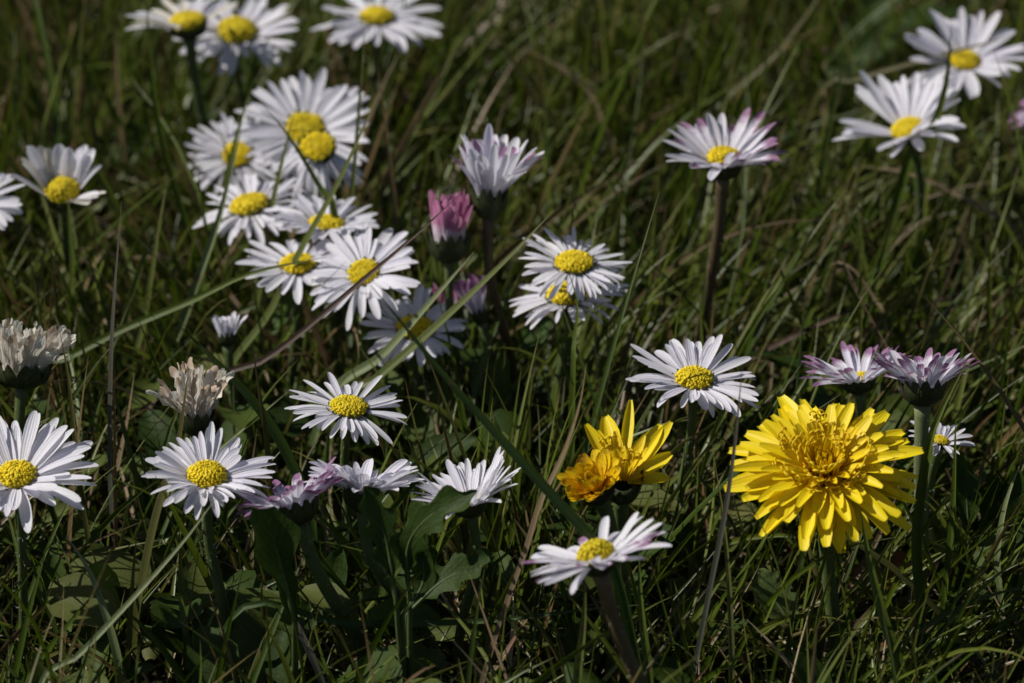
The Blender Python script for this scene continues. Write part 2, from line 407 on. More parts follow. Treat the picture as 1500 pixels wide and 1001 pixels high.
HEADS = []      # (px, py, rx, ry, y, prune probability) the turf keeps clear of
def daisy(px, py, z, nrm, rd, R_, label, n=40, elev=8, curl=-8, w=.115, mat='white', sect=None, grad=None, hide=.04,
          jit=9, base=None, stem='stem', dome=.5, disc=True, calyx=True, crump=0, group='daisies in the turf', name='daisy', cat='daisy',
          stemr=.085, clear=(1.0, .75), lay=2, hood=1.0, crater=.15, matmix=None, tw=24, hcz=.8, ragged=.2, cut=.76, mod=.8):
    random.seed(int(px * 31 + py * 7)); P = atz(px, py, z); k = cmpx(P); rd = rd * k * .93; Rr = R_ * k; nn = unit(R * nrm[0] + U * nrm[1] + F * nrm[2])
    e1, e2, nn = frame(nn); hc = rd * hcz
    if base is None: b = P + np.array([random.uniform(-.5, .5), random.uniform(.0, .9), 0]) - np.array([nn[0], nn[1], 0]) * .8
    else: b = P + np.array([(base[0] - px) / (base[1] - py) * P[2] * .95, .4, 0])
    b[2] = ground_h(b[0], b[1]) - .1
    t = empty(name, b); tag(t, label, cat, group)
    stem_to(t, P, nn, hc, b, stemr, stemr * 1.1, M[stem], b)
    if calyx:
        V, Fc = calyx_geo(P, e1, e2, nn, rd * (1.02 if hood == 1 else hood), hc); mesh('calyx', V, Fc, M['calyx'], t, b)
    if disc:
        V, Fc, rn = dome_geo(P + nn * .02, e1, e2, nn, rd, rd * dome, 230, crater); mesh('disc', V, Fc, M['disc'], t, b, rnd=rn)
    n = int(n * 1.4); m1, m2, m3, m4 = [random.uniform(0, 6.28) for _ in range(4)]; rd0 = rd; Rr *= 1.02
    for i in range(n):
        phi = 360 * (i + random.uniform(-.45, .45)) / n
        if sect and not any((phi - a) % 360 <= (b2 - a) for a, b2 in sect): continue
        if random.random() < hide: continue
        layer = i % lay
        e = elev + (grad[0] * math.cos(rad(phi - grad[1])) if grad else 0) + random.uniform(-jit, jit) - layer * 6 + 3 + mod * (8 * math.sin(rad(phi) + m1) + 6 * math.sin(2 * rad(phi) + m2))
        L = (Rr - rd * .85) * random.uniform(1 - ragged, 1 + ragged * .4) * (1 + .07 * math.sin(2 * rad(phi) + m3))
        if random.random() < .06: L *= random.uniform(.5, .8)
        mm = random.choice(matmix) if matmix else mat
        V, Fc, uv = petal_geo(P, e1, e2, nn, phi, rd * .80, L, Rr * w * random.uniform(.76, 1.22), e, curl + random.uniform(-22, 16),
                              random.uniform(-tw, tw), random.uniform(-.12, .12), -.015 * layer + .01, chan=random.uniform(.1, .3), crump=crump)
        mesh('petal', V, Fc, M[mm], t, b, uv)
    HEADS.append((px, py, R_ * clear[0], R_ * clear[1], P[1], cut))
    return t

W = 'white'
# --- back left
daisy(347, 52, 4.6, (.05, .8, .56), 29, 98, 'white daisy with a round yellow disc at the top edge, right of the faded one', dome=.85, n=34, elev=14, curl=-6, w=.12)
daisy(276, 38, 5.4, (-.10, .92, .40), 27, 90, 'half faded daisy at the top edge with missing front petals and its dark calyx showing', n=30, elev=18, curl=-18, sect=[(20, 215), (236, 250)], base=(300, 330), mat=W, dome=.7, w=.13, matmix=[W, W, 'cream'], stemr=.1)
daisy(552, 30, 4.6, (.0, .88, .42), 25, 98, 'white daisy with long side petals at the top edge, left of the middle', n=24, elev=4, curl=-10, w=.16, dome=.7, clear=(1, .5))
daisy(447, 192, 4.6, (.1, .55, .78), 29, 104, 'large open white daisy whose disc touches the yellow disc of a smaller daisy below it', n=36, elev=14, curl=-8, w=.13)
daisy(466, 218, 5.2, (-.12, .60, .78), 26, 84, 'white daisy overlapping the large open daisy, with petals only on its lower half', n=40, elev=-22, curl=-22, sect=[(185, 345)], w=.09)
daisy(348, 229, 3.6, (-.1, .55, .80), 22, 76, 'blurred white daisy half hidden behind grass, left of the two touching yellow discs', n=34, elev=6, w=.12, clear=(.8, .6), cut=.6)
daisy(367, 306, 4.4, (-.22, .88, .42), 29, 88, 'flat white daisy with a wide yellow disc, below the blurred one behind grass', n=32, elev=2, curl=-6, dome=.62, w=.12)
daisy(478, 331, 4.6, (.05, .92, .42), 26, 80, 'cupped white daisy with raised petals, above the two daisies whose petals overlap', n=34, elev=22, curl=-8, dome=.4, w=.15, clear=(1, .6))
daisy(436, 391, 4.4, (-.05, .84, .54), 26, 90, 'flat white daisy, left one of the pair with overlapping petals', n=26, elev=3, curl=-6, w=.15)
daisy(534, 402, 4.7, (-.25, .60, .75), 24, 92, 'white daisy, right one of the overlapping pair, crossed by a dark stalk', n=34, elev=12, curl=-16, w=.14)
daisy(608, 484, 3.6, (.05, .80, .58), 27, 84, 'shaded bluish white daisy behind two thick crossing grass blades', n=28, elev=10, curl=-8, w=.14, clear=(1, .7))
# --- tall half closed and buds
daisy(716, 285, 6.0, (.04, .96, .26), 24, 108, 'half closed white daisy with upright petals on a tall reddish stem', n=26, elev=64, curl=-6, w=.17, mat='faint', matmix=['faint', W, 'faint', 'blush'], disc=False,
      base=(747, 600), stem='stem_brown', stemr=.1, hcz=1.7, clear=(.75, .8), jit=9, tw=25, ragged=.25, hood=1.15)
daisy(658, 352, 5.2, (.02, .97, .22), 29, 92, 'closed magenta daisy bud beside the tall half closed daisy', n=26, elev=80, curl=24, w=.17, mat='magenta', disc=False, calyx=True, hcz=1.3, clear=(.6, .9), jit=4, lay=3, hood=1.1, ragged=.2, mod=.2, base=(665, 470))
daisy(660, 452, 3.2, (-.25, .93, .2), 17, 52, 'small deep pink bud low behind the shaded daisy', n=16, elev=80, curl=10, w=.26, mat='magenta', disc=False, hcz=1.3, clear=(.6, .7), jit=5)
daisy(702, 458, 3.6, (-.30, .92, .15), 15, 66, 'pale pink folded daisy bud beside the reddish stem', n=12, elev=84, curl=2, w=.24, mat='purple', disc=False, hcz=1.3, clear=(.5, .8), jit=5)
daisy(332, 492, 3.6, (-.10, .95, .15), 15, 44, 'small closed white bud with purple tips low in the grass', n=18, elev=70, curl=6, w=.26, mat='faint', disc=False, hcz=1.2, clear=(.9, .9), name='daisy_bud', cat='bud')
# --- centre
daisy(841, 389, 5.2, (.02, .84, .55), 28, 84, 'white daisy with thin petals, upper one of the overlapping pair right of the reddish stem', n=46, elev=4, curl=-8, w=.10)
daisy(832, 436, 4.4, (-.05, .86, .50), 31, 86, 'white daisy tucked under another, lower one of the pair right of the reddish stem', n=38, elev=6, curl=-8, w=.11, base=(825, 560), stem='stem_brown')
# --- back right
daisy(1060, 240, 6.2, (.05, .90, .43), 25, 98, 'cupped daisy with purple petal tips on a tall thick brown stem', dome=1.0, n=30, elev=32, curl=-4, w=.15, mat='blush', matmix=['blush', 'faint', 'blush'], base=(1035, 570), stem='stem_brown', stemr=.115, hcz=1.0, hood=1.1, clear=(1, .7), jit=9)
daisy(1412, 92, 4.8, (.12, .78, .60), 24, 98, 'blurred white daisy in the upper right corner with bluish shaded left petals', n=28, elev=20, curl=-6, w=.15, matmix=['faint', W])
daisy(1330, 192, 4.8, (-.35, .72, .58), 24, 108, 'blurred white daisy crossed by a vertical blade in the upper right', n=40, elev=34, curl=-10, w=.13, sect=[(5, 140), (170, 200), (250, 330)], clear=(1, .8))
daisy(1540, 165, 4.8, (-.3, .6, .7), 20, 62, 'pink tinged daisy cut off by the right edge', n=28, elev=10, w=.13, mat='purple')
# --- left
daisy(92, 288, 4.8, (.02, .84, .54), 26, 94, 'creamy white daisy with tall upright back petals near the left edge', n=20, elev=56, grad=(14, 90), curl=-4, w=.25, sect=[(5, 200), (290, 330)], matmix=[W, 'cream', W], jit=8, dome=1.1, crater=.0)
daisy(-42, 298, 4.8, (-.05, .75, .65), 26, 84, 'white daisy mostly cut off by the left edge, above the withered brown one', n=26, elev=8, w=.14)
daisy(33, 542, 5.0, (.05, .98, .10), 38, 100, 'withered daisy with crumpled cream and brown petals at the left edge', n=60, elev=84, curl=-10, w=.15, mat='dry', matmix=['dry', 'cream', 'cream'], disc=False, crump=20, jit=20, tw=90, lay=4, hcz=.8, hood=1.1, clear=(.8, .9), ragged=.22, stemr=.1)
daisy(287, 612, 4.8, (.06, .97, .18), 26, 96, 'withered brown daisy with a few limp white petals left, above an open one', n=40, elev=76, curl=-10, w=.15, mat='dry', matmix=['dry', 'dry', 'cream'], disc=False, crump=18, jit=24, tw=90, hcz=1.1, clear=(.8, .9), ragged=.25)
daisy(25, 702, 5.0, (-.05, .78, .58), 29, 122, 'large white daisy cut off by the left edge, with long upright petals', dome=.8, n=36, jit=11, elev=24, curl=-8, w=.13)
daisy(303, 703, 5.0, (.06, .80, .58), 29, 100, 'white daisy with many thin ragged petals, below the withered brown one', n=50, dome=.85, elev=20, curl=-10, w=.12, base=(318, 850), jit=12, ragged=.22, stemr=.1)
daisy(510, 601, 4.6, (.10, .86, .48), 28, 88, 'white daisy with a flat yellow disc alone in the centre left grass', n=36, elev=5, curl=-8, w=.12, sect=[(-15, 60), (75, 320)])
# --- bottom row
daisy(432, 742, 4.6, (-.28, .95, .08), 32, 92, 'purple tinged daisy seen from the side with its dark calyx showing', n=48, mod=.4, elev=36, curl=-20, w=.15, mat='purple', matmix=['purple', 'blush', 'purple', 'blush'], disc=False, base=(495, 905), stemr=.12, hcz=1.0, hood=1.1, clear=(1, .6), jit=10)
daisy(532, 722, 4.6, (.06, .99, .06), 27, 92, 'white daisy seen edge-on between two others, above lobed leaves', n=54, mod=.3, elev=38, curl=-18, w=.16, mat='faint', disc=False, base=(600, 905), stem='stem', stemr=.1, hcz=1.2, clear=(1, .6), matmix=[W, 'faint'])
daisy(688, 738, 4.6, (-.22, .93, .26), 27, 92, 'white daisy with long petals fanned to the right, partly behind a lobed leaf', n=56, mod=.5, elev=36, curl=-4, w=.125, dome=.35, clear=(1, .6))
daisy(876, 823, 5.6, (-.22, .95, .20), 28, 118, 'white daisy with purple tipped petals nearest the bottom edge, below the torn yellow flower', n=30, elev=16, grad=(8, 30), mod=.2, hide=0, curl=-6, w=.14, mat='blush', matmix=['blush', 'faint', W, W], dome=1.25, base=(940, 1010), stem='stem_brown', stemr=.12, clear=(1, .6), jit=12)
# --- right
daisy(1017, 560, 4.8, (.04, .84, .52), 28, 100, 'white daisy with lilac shaded petals, left of and above the big yellow dandelion', n=34, elev=16, curl=-10, w=.13, dome=.6, matmix=[W, 'faint'])
daisy(1258, 560, 4.4, (-.15, .97, .15), 24, 90, 'purple tipped daisy directly behind the big yellow dandelion', n=30, mod=.3, elev=34, curl=-10, w=.15, mat='blush', clear=(1, .6))
daisy(1352, 566, 5.4, (.02, .99, .08), 33, 92, 'cupped purple and white daisy seen from the side on a thick green stem', n=38, mod=.3, elev=48, curl=-14, w=.16, mat='purple', matmix=['purple', 'blush', 'blush', 'faint'], disc=False, base=(1352, 790), stemr=.13, hcz=1.0, clear=(1, .7), stem='stem_mid')
daisy(1377, 648, 4.0, (.25, .85, .4), 13, 50, 'small white daisy low behind the thick green stem, right of the dandelion', n=22, elev=18, w=.15, clear=(.9, .9))

# ------------------------------------------------------------------ dandelions
def dandelion(px, py, z, nrm, R_, label, rings, base, mats=('yellow', 'gold'), sect=None, stig=40, orr=.2, stain=False, core=True, calyxr=.24, grp='dandelions'):
    random.seed(int(px * 31 + py * 7)); P = atz(px, py, z); k = cmpx(P); Rr = R_ * k; nn = unit(R * nrm[0] + U * nrm[1] + F * nrm[2]); e1, e2, nn = frame(nn)
    b = P + np.array([.3, .5, 0]); b[2] = ground_h(b[0], b[1]) - .1
    t = empty('dandelion', b); tag(t, label, 'dandelion', grp)
    hc = Rr * .30
    stem_to(t, P, nn, hc, b, .13, .15, M['stem'], b, hairs=False)
    V, Fc = calyx_geo(P, e1, e2, nn, Rr * calyxr, hc, br=15); mesh('calyx', V, Fc, M['calyx'], t, b)
    for n, r0, L, w, elev, curl, mi, sec, z0 in rings:
        angs = [a + random.uniform(-3, 3) for a in n] if isinstance(n, list) else [360 * (i + random.uniform(-.4, .4)) / n + z0 * 900 for i in range(n)]
        for phi in angs:
            s2 = sec or sect
            if s2 and len(angs) > 8 and not any((phi - a) % 360 <= (c - a) for a, c in s2): continue
            V, Fc, uv = petal_geo(P, e1, e2, nn, phi, Rr * r0, Rr * L * random.uniform(.80, 1.06), Rr * w * random.uniform(.85, 1.15),
                                  elev + random.uniform(-6, 6), curl + random.uniform(-10, 10), random.uniform(-22, 22), random.uniform(-.15, .15), z0 * Rr,
                                  tip='tooth', chan=random.uniform(.1, .4), base=.35)
            mesh('petal', V, Fc, M[mats[mi]], t, b, uv)
    for i in range(stig):
        phi = random.uniform(0, 360)
        if sect and not any((phi - a) % 360 <= (c - a) for a, c in sect): phi = random.uniform(*sect[0])
        r0 = Rr * random.uniform(.08, .36); d = e1 * math.cos(rad(phi)) + e2 * math.sin(rad(phi)); s_ = np.cross(nn, d)
        a = rad(random.uniform(40, 75) if r0 > .2 * Rr else random.uniform(65, 88)); L = Rr * random.uniform(.12, .33)
        p0 = P + d * r0; dr = d * math.cos(a) + nn * math.sin(a); p1 = p0 + dr * L
        cu = random.choice((-1, 1)); q = L * .16
        C = spline([p0, p0 + dr * L * .5, p1, p1 + dr * q * .6 + s_ * cu * q * .7, p1 + dr * q * .2 + s_ * cu * q * 1.5, p1 - dr * q * .4 + s_ * cu * q * 1.3], 14)
        V, Fc, uv = tube(C, np.full(14, Rr * .010), 5); nb = len(V)
        C2 = spline([p1, p1 + dr * q * .6 - s_ * cu * q * .7, p1 + dr * q * .2 - s_ * cu * q * 1.4, p1 - dr * q * .3 - s_ * cu * q * 1.2], 8)
        V2, F2, uv2 = tube(C2, np.full(8, Rr * .009), 5)
        mesh('stigma', V + V2, Fc + [tuple(x + nb for x in f) for f in F2], M[mats[1]], t, b, uv + uv2)
    HEADS.append((px, py, R_, R_ * .85, P[1], .93))
    return t
#        n  r0   L    w    elev curl mat sector z0
dandelion(1207, 688, 5.2, (-.02, .64, .77), 146, 'large fully open yellow dandelion with toothed rays and a golden centre', [
    (30, .20, .86, .165, -1, -8, 0, None, .0), (26, .18, .75, .15, 8, -6, 0, None, .02), (24, .16, .60, .135, 20, -4, 0, None, .03),
    (24, .13, .42, .085, 38, 2, 1, None, .04), (26, .10, .28, .055, 58, 15, 1, None, .05), (20, .07, .24, .05, 72, 30, 1, None, .05), (14, .035, .21, .045, 82, 40, 1, None, .05)],
    (1215, 850), stig=90)
TAPER[0] = .72
dandelion(912, 708, 4.8, (.05, .62, .78), 128, 'half torn yellow dandelion with long rays pointing up and right', [
    ([126], .06, .82, .19, 16, -4, 0, None, .0), ([109], .06, .92, .21, 18, -4, 0, None, .0), ([87], .06, 1.0, .16, 18, -4, 0, None, .0), ([60], .06, .86, .19, 16, -6, 0, None, .0),
    ([51], .06, 1.0, .17, 14, -6, 0, None, .0), ([30], .06, .66, .17, 10, -6, 0, None, .0), ([14], .06, .60, .15, 8, -6, 0, None, .0), ([116, 98, 70], .05, .60, .13, 26, -4, 1, None, .02),
    ([135, 120, 104, 90, 76, 58, 36], .04, .45, .09, 38, 0, 1, None, .03), ([150, 120, 95, 70, 40], .02, .30, .07, 58, 8, 1, None, .03)],
    (950, 800), stig=12, stain=True, sect=[(60, 140)], calyxr=.2)
TAPER[0] = .5
dandelion(873, 715, 5.0, (-.35, .62, .70), 66, 'ragged golden dandelion closing up, stained brown, left of the half torn one', [
    (18, .16, .80, .30, 28, 20, 2, None, .0), (14, .14, .62, .26, 52, 42, 2, None, .03), (10, .08, .5, .22, 70, 50, 2, None, .06)],
    (880, 800), mats=('yellow', 'goldstain', 'goldstain'), stig=16, stain=True, calyxr=.42)

# ------------------------------------------------------------------ traced grass blades
BLADES = []
def blade(pts, zb, wpx, mat, label, dy=0.6, tip=True, roll=None, name='grass_blade', cat='grass blade'):
    """pts: from root to tip; the root point stands at height zb"""
    b0 = atz(pts[0][0], pts[0][1], zb); Yb = b0[1]; n = len(pts)
    P = [aty(x, y, Yb + dy * i / (n - 1)) for i, (x, y) in enumerate(pts)]
    g = P[0].copy(); g[2] = ground_h(g[0], g[1]) - .1
    if P[0][2] > .25:                                     # carry it down to the soil
        d = P[0] - P[1]; g[:2] += unit(d)[:2] * min(1.5, P[0][2] * .4); P = [g] + P
    C = spline(P, 26); Tn = tangents(C); L = len(C); ww = 1.3 * wpx * cmpx(P[1])
    face = unit(F + R * (random.uniform(-1.3, -.1) if roll is None else roll) + U * .3)
    V = []; uv = []
    for i in range(L):
        s = i / (L - 1); side = unit(np.cross(Tn[i], face)); nn = np.cross(side, Tn[i])
        f = (.75 + .25 * math.sin(min(1, s * 2) * math.pi / 2)) * ((1 - max(0, (s - .55) / .45) ** 1.7) if tip else 1 - .3 * s)
        f = max(f, .06)
        # folded leaf: five points across, creased on the midrib
        for j, (q, h) in enumerate(((-.5, .16), (-.27, .05), (0, -.14), (.27, .05), (.5, .16))):
            V.append(C[i] + side * (q * ww * f) + nn * (h * ww * f)); uv.append((j / 4, s))
    Fc = [(i * 5 + j, i * 5 + j + 1, i * 5 + j + 6, i * 5 + j + 5) for i in range(L - 1) for j in range(4)]
    o = mesh(name, V, Fc, M['g_' + mat], None, g, uv)
    return tag(o, label, cat, 'single long grass blades')
def B(pts, zb, wpx, mat, label, **k): blade(pts, zb, wpx, mat, label, **k)
B([(172, 850), (163, 700), (165, 500), (178, 295)], 1.2, 10, 'grey', 'thick grey glossy stalk standing upright from the lower left, past the withered daisies')
B([(60, 1001), (110, 965), (190, 882), (270, 792), (322, 722)], 2.5, 7, 'pale', 'pale blade rising to the right to end under the ragged thin petalled daisy')
B([(325, 565), (395, 460), (440, 370), (500, 260), (556, 133)], 2.2, 11, 'mid', 'thick stalk with a broken tip leaning right across the large open daisy')
B([(556, 133), (600, 152), (650, 182), (700, 215)], 7.2, 5, 'brown', 'thin brown dead tip hanging from the broken thick stalk', dy=.2) if False else None
B([(225, 570), (265, 480), (290, 410), (318, 330), (340, 245), (353, 195)], 1.6, 9, 'pale', 'pale shiny blade left of the flat daisies, ending beside the blurred daisy')
B([(295, 420), (325, 290), (350, 190), (371, 117)], 2.4, 9, 'green', 'dark pointed blade rising in front of the blurred daisy')
B([(372, 480), (385, 400), (393, 333), (413, 240), (434, 155)], 2.2, 9, 'mid', 'slender blade crossing the left petals of the large open daisy')
B([(495, 330), (470, 277), (423, 200), (386, 155)], 4.6, 8, 'green', 'dark blade leaning left across the two touching yellow discs')
B([(470, 460), (506, 360), (518, 260), (532, 80), (533, 40)], 2.2, 6, 'mid', 'thin straight blade rising past the right petals of the large open daisy')
B([(285, 380), (267, 310), (240, 217), (223, 117), (214, -10)], 2.2, 8, 'green', 'long green blade leaning left up to the top edge, left of the faded daisy')
B([(60, 545), (100, 524), (177, 484), (280, 441), (367, 401), (478, 377)], 3.0, 9, 'green', 'long arching blade reaching right to the disc of the flat paired daisy', dy=-.3, roll=0)
B([(300, 575), (383, 530), (450, 480), (530, 412), (620, 335), (678, 280)], 3.4, 7, 'brown', 'dark purplish stalk slanting across the crossed daisy up to the magenta bud', dy=-.2)
B([(455, 750), (423, 667), (377, 594), (317, 530), (262, 477)], 2.6, 14, 'dark', 'broad dark blade leaning left towards the small closed bud')
B([(132, 810), (113, 667), (100, 550), (87, 484)], 2.2, 8, 'olive', 'olive blade beside the withered daisy at the left edge')
B([(480, 590), (557, 524), (627, 447), (694, 370)], 2.6, 12, 'pale', 'thick pale green stalk, upper of two crossing the shaded daisy', dy=0)
B([(500, 600), (550, 557), (627, 490), (733, 390), (812, 308)], 3.0, 12, 'mid', 'broad green blade, lower of two crossing the shaded daisy', dy=0)
B([(905, 850), (867, 790), (817, 735), (760, 672), (713, 620), (650, 550), (600, 487), (543, 418)], 4.4, 12, 'dark', 'very long dark blade from the bottom daisy up left to the crossed daisy', dy=1.0)
B([(705, 1010), (743, 885), (773, 800), (793, 735), (827, 662), (850, 590), (859, 532)], 1.6, 9, 'tan', 'tall dry brown blade left of the torn dandelion')
B([(840, 560), (842, 500), (846, 444), (832, 396)], 4.3, 9, 'green', 'short curved green blade in front of the centre daisy pair')
B([(1015, 1005), (1040, 868), (1060, 768), (1075, 668), (1088, 534)], 1.6, 8, 'grey', 'long purplish grey stalk left of the big dandelion', dy=-.4)
B([(1325, 1010), (1293, 900), (1273, 818), (1260, 742)], 2.0, 12, 'green', 'green blade rising in front of the lowest rays of the big dandelion')
B([(1349, 900), (1343, 785), (1360, 657), (1380, 600), (1420, 522)], 2.2, 12, 'green', 'tall green blade in front of the thick stem of the cupped daisy', dy=.3)
B([(1383, 885), (1395, 768), (1399, 668), (1400, 608)], 2.0, 9, 'green', 'upright green blade in front of the small low daisy on the right', dy=.3)
B([(1468, 890), (1462, 818), (1473, 741), (1498, 670)], 1.6, 9, 'pale', 'shiny whitish curved blade near the right edge beside lobed leaves')
B([(985, 225), (1067, 140), (1133, 83), (1197, 0), (1215, -25)], 2.0, 9, 'olive', 'long olive blade slanting up right to the top edge above the tall cupped daisy')
B([(900, 300), (850, 233), (800, 160), (753, 90), (703, 0)], 2.0, 10, 'olive', 'long blade slanting down right from the top edge in the middle')
B([(905, 240), (883, 180), (865, 137), (817, 97), (770, 70)], 2.2, 6, 'straw', 'blade with a curled straw coloured tip near the top middle')
B([(1100, 215), (1110, 187), (1140, 123), (1173, 58)], 4.0, 6, 'pale', 'thin grey green blade rising from behind the tall cupped daisy')
B([(1490, 345), (1447, 310), (1400, 283), (1327, 253), (1257, 243)], 2.4, 7, 'straw', 'pale dry blade arching left below the blurred daisies on the right')
B([(1330, 240), (1367, 187), (1387, 117), (1393, 43)], 4.3, 12, 'green', 'upright blade in front of both blurred daisies on the right', dy=-.3)
B([(1200, 135), (1240, 120), (1333, 93), (1433, 67), (1490, 50)], 4.0, 8, 'olive', 'long flat blade crossing the petals of the corner daisy', dy=-.6)
B([(1208, 185), (1207, 120), (1209, 65)], 2.0, 8, 'tan', 'short tan dead blade standing near the upper right, left of the blurred daisies')
B([(1298, 475), (1283, 440), (1253, 397), (1227, 384), (1210, 394)], 2.6, 5, 'straw', 'bent straw coloured blade in the grass above the dandelion')
B([(1254, 505), (1260, 475), (1268, 448)], 2.2, 6, 'straw', 'short straw coloured tip standing above the dandelion')
B([(350, 895), (500, 913), (650, 913), (767, 905), (860, 893), (950, 885)], 2.8, 8, 'dark', 'dark blade lying almost level across the bottom between leaf and daisy stem', dy=0)
B([(715, 1008), (740, 960), (781, 893)], 1.6, 10, 'rust', 'short reddish brown blade near the bottom edge in the middle')
B([(846, 1008), (855, 918), (858, 845)], 2.8, 12, 'mid', 'thick green blade ending on the lower petals of the bottom daisy', dy=-.1)
B([(952, 1008), (940, 900), (935, 800)], 2.0, 10, 'green', 'slim green blade rising right of the stem of the bottom daisy')
B([(815, 842), (793, 815), (753, 760)], 2.0, 12, 'olive', 'short olive blade leaning left beside the tall dry brown blade')
B([(476, 1008), (427, 900), (393, 823)], 1.8, 9, 'grey', 'thin grey blade in front of the big round leaf')
B([(200, 915), (213, 835), (233, 745), (260, 660), (277, 540)], 1.6, 14, 'olive', 'broad olive blade rising to the limp petals of the withered brown daisy')
B([(182, 1008), (160, 915), (133, 841), (97, 784)], 1.6, 10, 'pale', 'pale blade leaning left near the bottom left corner')
B([(274, 940), (267, 885), (263, 758)], 1.8, 8, 'green', 'thin straight green blade below the ragged thin petalled daisy')
B([(163, 740), (177, 667), (187, 617), (197, 547)], 2.0, 9, 'tan', 'brownish blade with a dry tip, right of the thick grey stalk')
B([(98, 500), (107, 400), (103, 334), (98, 262)], 2.4, 9, 'green', 'upright green blade in front of the creamy daisy')
B([(50, 480), (60, 400), (70, 334), (72, 285)], 2.4, 7, 'olive', 'thin blade at the left edge of the disc of the creamy daisy')
B([(195, 545), (213, 467), (233, 334), (245, 265)], 2.0, 8, 'mid', 'slender straight blade left of the flat daisies, right of the thick grey stalk')
B([(203, 430), (190, 390), (177, 345)], 2.4, 10, 'green', 'short green blade behind the top of the thick grey stalk')
B([(886, 595), (900, 500), (899, 470), (889, 445)], 2.4, 5, 'straw', 'thin straw coloured thread, right one of a close pair below the daisy pair')
B([(878, 595), (872, 500), (876, 470), (887, 447)], 2.4, 5, 'straw', 'thin straw coloured thread, left one of a close pair below the daisy pair')
B([(140, 385), (180, 379), (233, 376), (290, 385)], 2.8, 5, 'straw', 'pale straw lying level left of the flat paired daisy')
B([(683, 215), (684, 117), (703, 15)], 2.2, 7, 'green', 'thin upright blade above the tall half closed daisy')
B([(580, 250), (640, 133), (673, 55)], 2.2, 7, 'green', 'green blade leaning right above the magenta bud')
B([(560, 135), (600, 152), (650, 182), (700, 200)], 3.2, 5, 'brown', 'thin brown dead blade leading right from the broken thick stalk', dy=.2)

# ------------------------------------------------------------------ broad leaves
def leaf_geo(pts, zb, wpx, lobes, depth_, dy, tilt, shape='oval', cup=.12):
    b0 = atz(pts[0][0], pts[0][1], zb); n = len(pts)
    P = [aty(x, y, b0[1] + dy * i / (n - 1)) for i, (x, y) in enumerate(pts)]
    NL = 41; C = spline(P, NL); Tn = tangents(C); ww = wpx * cmpx(b0)
    face = unit(F * (1 - tilt) + np.array([0, 0, 1.]) * tilt); V = []; uv = []; NW = 9
    ph = random.uniform(0, 1)
    for i in range(NL):
        s = i / (NL - 1); side = unit(np.cross(Tn[i], face)); nn = np.cross(side, Tn[i])
        if shape == 'oval': f = math.sin(math.pi * min(1, s * .93 + .07)) ** .6
        elif shape == 'spoon': f = .14 + .86 * max(0, math.sin(math.pi * max(0, (s - .22) / .78) ** .85)) ** .6 if s > .22 else .14
        elif shape == 'fan': f = .22 + .78 * min(1, s / .75) ** 1.4 if s < .82 else (1 - .55 * ((s - .82) / .18) ** 2)
        else: f = math.sin(math.pi * min(1, s * .9 + .1)) ** 1.0
        for j in range(NW):
            q = -1 + 2 * j / (NW - 1); lob = 1 - depth_ * (.5 + .5 * math.cos(2 * math.pi * (lobes * s + ph + (.0 if q > 0 else .3)))) if lobes else 1
            fj = f * (1 - (1 - lob) * abs(q) ** 1.5)
            wave = .05 * math.sin(9 * s + 3 * q + ph * 6) * ww * abs(q)
            V.append(C[i] + side * (q * ww / 2 * fj) + nn * (cup * ww * q * q * fj + wave) + (Tn[i] * (ww * .2 * (lob - .6)) * abs(q) if lobes else 0))
            uv.append((j / (NW - 1), s))
    Fc = [(i * NW + j, i * NW + j + 1, (i + 1) * NW + j + 1, (i + 1) * NW + j) for i in range(NL - 1) for j in range(NW - 1)]
    return V, Fc, uv, C, ww, P[0], face
def leaf_part(t, b, pts, zb, wpx, mat, lobes=0, depth_=.3, dy=.4, tilt=.5, shape='oval'):
    V, Fc, uv, C, ww, p0, face = leaf_geo(pts, zb, wpx, lobes, depth_, dy, tilt, shape)
    lf = mesh('leaf', V, Fc, M[mat], t, b, uv)
    g = b.copy(); Cs = np.vstack([spline([g, (g + p0) / 2 + (p0 - C[4]) * .3, p0], 8)[:-1], C[:34]])
    Cs = Cs - face * 0.012
    rr = np.r_[np.full(7, ww * .045 + .02), np.linspace(ww * .04 + .015, .006, 34)]
    V, Fc, uv = tube(Cs, rr, 6); mesh('leaf_stalk', V, Fc, M['stem'], lf, b, uv)
    cx = np.mean([p[0] for p in pts]); cy = np.mean([p[1] for p in pts])
    HEADS.append((cx, cy, max(wpx, abs(pts[0][0] - pts[-1][0])) * .5, max(wpx, abs(pts[0][1] - pts[-1][1])) * .5, p0[1], .5))
def plant(name, base, label, cat, leaves, group='broad leaved plants in the turf'):
    b = atz(base[0], base[1], 0); b[2] = ground_h(b[0], b[1]) - .05
    t = empty(name, b); tag(t, label, cat, group)
    for lf in leaves: leaf_part(t, b, *lf[0], **lf[1])
def LF(*a, **k): return (a, k)
plant('lobed_plant', (600, 1130), 'dark green plant with lobed leaves standing in front of the edge-on daisy', 'wild plant', [
    LF([(600, 880), (598, 800), (635, 752), (698, 722)], 3.4, 68, 'leaf', dy=-.2, lobes=4.5, depth_=.55, tilt=.35, shape='spoon'),
    LF([(580, 880), (565, 790), (535, 712)], 3.5, 62, 'leaf', lobes=4.5, depth_=.5, tilt=.2, shape='spoon'),
    LF([(595, 900), (650, 850), (720, 815)], 3.0, 60, 'leaf', lobes=4, depth_=.4, tilt=.5, shape='spoon'),
    LF([(590, 900), (620, 850), (612, 770)], 3.2, 50, 'leaf', lobes=4, depth_=.4, tilt=.2, shape='spoon')])
